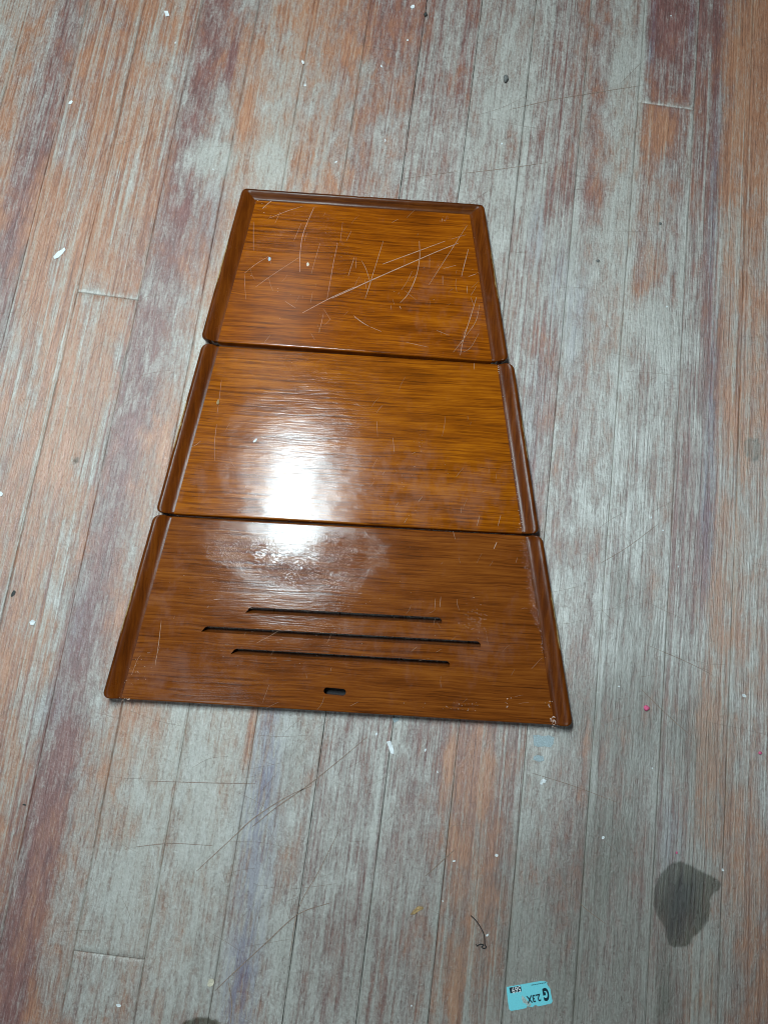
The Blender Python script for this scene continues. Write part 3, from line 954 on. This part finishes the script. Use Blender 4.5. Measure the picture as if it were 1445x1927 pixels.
beads(b3, [((313, 976), (307, 996), 8, .0008, .3), ((985, 1018), (1000, 1110), 70, .0006, 4.0), ((1000, 1110), (1028, 1240), 130, .0006, 4.0), ((225, 1292), (217, 1310), 5, .0008, .3)],
      [(893, 1165, 12, 14, 60, .0005), (1046, 1358, 5, 5, 40, .0009), (1040, 1322, 7, 6, 14, .0007), (250, 1260, 18, 22, 30, .0005), (860, 1330, 30, 6, 22, .0005), (235, 1317, 8, 2, 10, .0008), (600, 1150, 200, 70, 60, .00035), (955, 1318, 2, 6, 8, .0006)])


# ------------------------------------------------------------------ small things on the floor and boards
def flake(name, pts, mat, th, z0, label, cat, group=None, curl=0.0, parent_rot=0):
    """thin scrap from an outline in photo pixels; lies on height z0"""
    w = [px(x, y, z0) for x, y in pts]
    c = sum(w, Vector()) / len(w)
    r = max((q - c).length for q in w)
    bm = bmesh.new()
    ring = []
    n = len(w)
    lower, upper = [], []
    for i, q in enumerate(w):
        d = q - c
        lift = curl * (d.length / r) ** 2 * (0.4 + 0.6 * math.sin(i * 1.7) ** 2)
        lower.append(bm.verts.new((d.x, d.y, lift)))
        upper.append(bm.verts.new((d.x, d.y, lift + th)))
    cl, cu = bm.verts.new((0, 0, 0)), bm.verts.new((0, 0, th))
    for i in range(n):
        j = (i + 1) % n
        bm.faces.new((upper[i], upper[j], cu))
        bm.faces.new((lower[j], lower[i], cl))
        bm.faces.new((lower[i], lower[j], upper[j], upper[i]))
    bmesh.ops.recalc_face_normals(bm, faces=bm.faces)
    me = bpy.data.meshes.new(name)
    bm.to_mesh(me); bm.free()
    o = mobj(name, me, mat, None, (c.x, c.y, z0))
    tag(o, label, cat, group)
    return o


def blob(x, y, rx, ry, a, n=9, j=0.3):
    o = []
    for i in range(n):
        t = 2 * math.pi * i / n
        k = random.uniform(1 - j, 1 + j)
        dx, dy = math.cos(t) * rx * k, math.sin(t) * ry * k
        o.append((x + dx * math.cos(a) - dy * math.sin(a), y + dx * math.sin(a) + dy * math.cos(a)))
    return o


def pebble(name, x, y, r, mat, label, cat, group=None, squash=.7, z0=0.0004, el=1.0):
    bm = bmesh.new()
    bmesh.ops.create_icosphere(bm, subdivisions=2, radius=r)
    for v in bm.verts:
        k = 1 + 0.16 * math.sin(v.co.x / r * 2.3 + x) + 0.14 * math.sin(v.co.y / r * 3.1 + y) + random.uniform(-.05, .05)
        v.co = Vector((v.co.x * k * 0.85, v.co.y * k * el, v.co.z * k * squash))
    zmin = min(v.co.z for v in bm.verts)
    for v in bm.verts: v.co.z -= zmin
    for f in bm.faces: f.smooth = True
    me = bpy.data.meshes.new(name)
    bm.to_mesh(me); bm.free()
    p = px(x, y, z0)
    o = mobj(name, me, mat, None, p)
    return tag(o, label, cat, group)


FZ = 0.0005
flake('paper_scrap', [(101, 483), (108, 474), (117, 469), (122, 466), (124, 470), (118, 477), (110, 485), (103, 488)], M_WHITE, .0003, FZ, 'long white paper scrap lying on the striped orange floorboard', 'paper scrap', curl=.002)
flake('paper_scrap', [(727, 1396), (735, 1394), (737, 1401), (741, 1411), (741, 1419), (735, 1418), (731, 1406)], M_WHITE, .0003, FZ, 'long white paper scrap just below the slotted board', 'paper scrap', curl=.002)
flake('paper_scrap', [(309, 20), (316, 20), (319, 29), (312, 31)], M_WHITE, .0003, FZ, 'short rectangular white paper scrap far beyond the scratched board', 'paper scrap', curl=.001)
flake('paper_scrap', [(1015, 1476), (1017, 1468), (1021, 1465), (1027, 1468), (1025, 1474), (1021, 1473), (1020, 1477)], M_WHITE, .0003, FZ, 'curled white paper scrap near the blue-grey glue patches', 'paper scrap', curl=.003)
flake('paper_scrap', [(56, 1171), (62, 1166), (68, 1170), (64, 1177), (58, 1176)], M_WHITE, .0003, FZ, 'small folded white scrap on orange board beside the russet panel', 'paper scrap', curl=.002)
WL = {(133, 192): 'small white flake on the orange board beyond the long paper scrap', (1400, 1309): 'white flake between the larger and the smaller pink crumb',
      (224, 1893): 'white flake near the butt joint of a grey board', (934, 1610): 'white flake on the orange streaked board beyond the black thread',
      (854, 1621): 'thin white flake on the board joint short of the orange board', (917, 1760): 'tiny white flake lying against the black thread',
      (708, 1382): 'tiny white flake beside the long paper scrap below the slotted board', (1134, 1577): 'white flake on the dirty olive board between glue patches and stain',
      (1360, 1638): 'white flake on the joint at the pointed end of the dark stain', (776, 12): 'white crescent flake beside the small dark pebble',
      (1, 929): 'white flake on the striped orange board near the long joint'}
for x, y, rx, ry in [(133, 192, 4, 3), (1, 929, 5, 4), (708, 1382, 3, 2), (800, 1412, 3, 2), (934, 1610, 4, 2.5), (854, 1621, 1.8, 3), (917, 1760, 2, 3), (1400, 1309, 5, 2.8), (1134, 1577, 2.5, 3.5), (570, 117, 3.5, 2.5), (574, 160, 2.5, 1.5), (776, 12, 4, 3),
                     (767, 75, 2.5, 1.5), (718, 124, 2.5, 1.5), (224, 1893, 5, 3), (1360, 1638, 3, 2), (632, 304, 3, 1.6), (725, 264, 1.2, 3), (1164, 1292, 2.4, 1.8), (1227, 1446, 1.8, 1.8), (330, 80, 1.6, 1.4), (944, 270, 2, 2), (401, 318, 1.4, 1.4), (823, 1453, 2, 1.2), (833, 1696, 1.6, 1.6), (1225, 974, 1.8, 1.8), (1247, 998, 2.2, 1.4), (774, 1893, 1.5, 1.8), (1276, 1066, 1.8, 1.2), (1262, 29, 1.6, 1.6), (1254, 577, 2, 2)]:
    lab = WL.get((x, y))
    flake('white_flake', blob(x, y, rx, ry, random.uniform(0, 3), 7), M_WHITE, .0004, FZ, lab or 'tiny white flake scattered on the worn floorboards', 'flake', None if lab else 'tiny white flakes on the floor', curl=.0006)
flake('white_flake', blob(480.5, 829, 4.5, 2, -.7, 7), M_WHITE, .0003, ZT + .0002, 'white flake lying on the amber board beside the lamp glare', 'flake', curl=.0005)
pebble('pebble', 951, 151, .0046, M_PEBBLE, 'grey rounded pebble on the pale floorboard beyond the boards', 'pebble', el=1.15)
pebble('pebble', 801, 28, .0030, M_DARK, 'small dark pebble on the reddish floorboard', 'pebble')
pebble('floor_crumb', 1124, 491, .0026, M_PEBBLE, 'little dark round crumb on pale grey floorboard', 'crumb', None, .4)
pebble('floor_crumb', 1242, 421, .0024, M_PEBBLE, 'little dark round crumb on pinkish board past the butt joint', 'crumb', None, .4)
pebble('pink_crumb', 1216, 1333, .0040, M_PINK, 'larger bright pink crumb on the olive stained floorboard', 'crumb', None, .5)
pebble('pink_crumb', 1430, 1417, .0028, M_PINK, 'small pink crumb on the red streaked floorboard', 'crumb', None, .4, el=.7)
pebble('pink_crumb', 1273, 1605, .0014, M_PINK, 'minute pink crumb just beyond the dark wet stain', 'crumb', None, .4, el=1.3)
pebble('seed_husk', 411, 757, .0022, M_TAN, 'small brown seed husk on the amber board near its rim', 'seed', None, .6, ZT + .0001, 1.6)
flake('paint_chip', blob(507, 487, 2.6, 3.6, .2, 7), M_TAPE, .0005, ZT + .0002, 'tiny blue-grey chip on the scratched board', 'chip')
flake('paint_chip', blob(579, 497, 2.4, 3.6, .1, 7), M_CREAM, .0005, ZT + .0002, 'tiny cream chip on the scratched board', 'chip')
flake('leaf_bit', [(772, 1721), (778, 1713), (786, 1706), (795, 1706), (797, 1710), (788, 1715), (780, 1721)], M_TAN, .0004, FZ, 'dry tan leaf fragment on the grey floorboard near the thread', 'leaf fragment', curl=.003)
flake('cream_scrap', blob(397, 1850, 6, 8, .3, 10, .2), M_CREAM, .0003, FZ, 'round cream paper scrap on the floorboard joint near a brown scratch', 'paper scrap', curl=.001)
flake('dark_chip', blob(25, 1118, 3, 7, .5, 8), M_DARK, .0006, FZ, 'elongated dark chip on the joint of the orange boards', 'chip')
flake('dark_chip', blob(46, 1515, 3.5, 1.5, .2, 8), M_DARK, .0006, FZ, 'small dark chip on the joint beside the dark red board', 'chip')
flake('clear_tape', [(738, 1352), (752, 1350), (750, 1356), (742, 1361)], M_TAPE, .0002, FZ, 'bit of translucent tape poking out under the slotted board', 'tape')
# torn glue patches
for pts, lab in (([(1003, 1384), (1012, 1383), (1022, 1386), (1032, 1384), (1043, 1388), (1041, 1400), (1036, 1407), (1024, 1405), (1012, 1406), (1004, 1403)], 'larger blue-grey glue patch on the floor below the slotted board'),
                 ([(1004, 1424), (1012, 1421), (1022, 1424), (1024, 1432), (1014, 1434), (1003, 1430)], 'smaller blue-grey glue patch beside the curled paper scrap')):
    flake('glue_patch', pts, M_TAPE, .0001, .0004, lab, 'glue patch')

# black thread
cv = curve_pts([px(x, y, .0012) for x, y in [(886, 1724), (896, 1734), (905, 1748), (911, 1762), (912, 1778), (915, 1783), (911, 1786), (906, 1783), (910, 1779), (903, 1778), (898, 1781), (896, 1778)]], 6)
V, F = [], []
for i, q in enumerate(cv):
    d = (cv[min(i + 1, len(cv) - 1)] - cv[max(i - 1, 0)]).normalized()
    s = Vector((-d.y, d.x, 0)).normalized()
    for j in range(5):
        a = 2 * math.pi * j / 5
        V.append(q - cv[0] + (s * math.cos(a) + Vector((0, 0, 1)) * math.sin(a)) * .00058)
for i in range(len(cv) - 1):
    for j in range(5):
        F.append((i * 5 + j, i * 5 + (j + 1) % 5, (i + 1) * 5 + (j + 1) % 5, (i + 1) * 5 + j))
tag(mobj('black_thread', pydata('black_thread', V, F, True), M_THREAD, None, cv[0]), 'short black thread with a curled end on the orange streaked board', 'thread')

# ------------------------------------------------------------------ the cyan label
SC = 10.32


def lb(x, y): return (930 + x / SC, 1820 + y / SC)


out = [(235, 405), (255, 392), (500, 350), (720, 310), (900, 278), (985, 285), (1030, 300), (1020, 335), (1055, 390), (1085, 430), (1095, 500), (1115, 600), (1130, 670), (1110, 712), (980, 745), (850, 772), (815, 748), (780, 752), (740, 788), (690, 775), (640, 768), (615, 806), (480, 835), (330, 858), (300, 845), (285, 820), (265, 690), (250, 560)]
st = flake('sticker', [lb(*p) for p in out], M_CYAN, .00012, .0005, 'torn cyan price sticker printed G 2.3X lying on the grey floorboard', 'sticker')
sc_c = st.location.copy()


def stick_poly(name, pts, mat, dz):
    v = [px(*lb(*p), .0005) - sc_c + Vector((0, 0, dz)) for p in pts]
    return mobj(name, pydata(name, v, [tuple(range(len(v)))]), mat, st)


for o in st.children: pass
M_FADE = mat_plain('scuffed_label', (0.42, 0.52, 0.50), 0.8, 0.3, 900)
stick_poly('number_box', [(530, 478), (310, 520), (290, 408), (515, 368)], M_INK, .00016)
stick_poly('scuffed_patch', [(540, 560), (590, 600), (640, 660), (720, 720), (700, 765), (640, 762), (610, 720), (560, 700), (530, 620)], M_FADE, .00016)


def stick_text(body, x, y, size, ang, mat, dz, bold=0.0, sx=1.0, name='printed_letters'):
    cu = bpy.data.curves.new('t', 'FONT')
    cu.body = body
    cu.size = 1.0
    cu.offset = bold
    cu.align_x = 'CENTER'; cu.align_y = 'CENTER'
    tmp = bpy.data.objects.new('t', cu)
    COL.objects.link(tmp)
    dg = bpy.context.evaluated_depsgraph_get(); dg.update()
    me = bpy.data.meshes.new_from_object(tmp.evaluated_get(dg))
    bpy.data.objects.remove(tmp)
    me.name = name
    R = Matrix.Rotation(ang, 2)
    c = px(*lb(x, y), .0005) - sc_c
    for v in me.vertices:
        q = R @ Vector((v.co.x * size * sx, v.co.y * size))
        v.co = Vector((c.x + q.x, c.y + q.y, dz))
    return mobj(name, me, mat, st)


u0, u1 = px(*lb(530, 478), 0), px(*lb(310, 520), 0)
TA = math.atan2(u1.y - u0.y, u1.x - u0.x)
mm = (px(*lb(600, 500), 0) - px(*lb(700, 500), 0)).length / 100.0   # metres per crop pixel
stick_text('G', 1000, 525, 290 * mm, TA, M_INK, .0002, 0.05, .56)
stick_text('2.3X', 768, 612, 175 * mm, TA, M_INK, .0002, 0.028, .80)
stick_text('569', 428, 440, 150 * mm, TA, M_WHITE, .00024, 0.008, .80)
# a line of print too small to read
for i in range(9):
    x = 720 + i * 33
    y = 368 - i * 5.6
    stick_poly('small_print', [(x, y), (x + 20, y - 4), (x + 16, y - 22), (x - 4, y - 18)], M_INK, .00016)
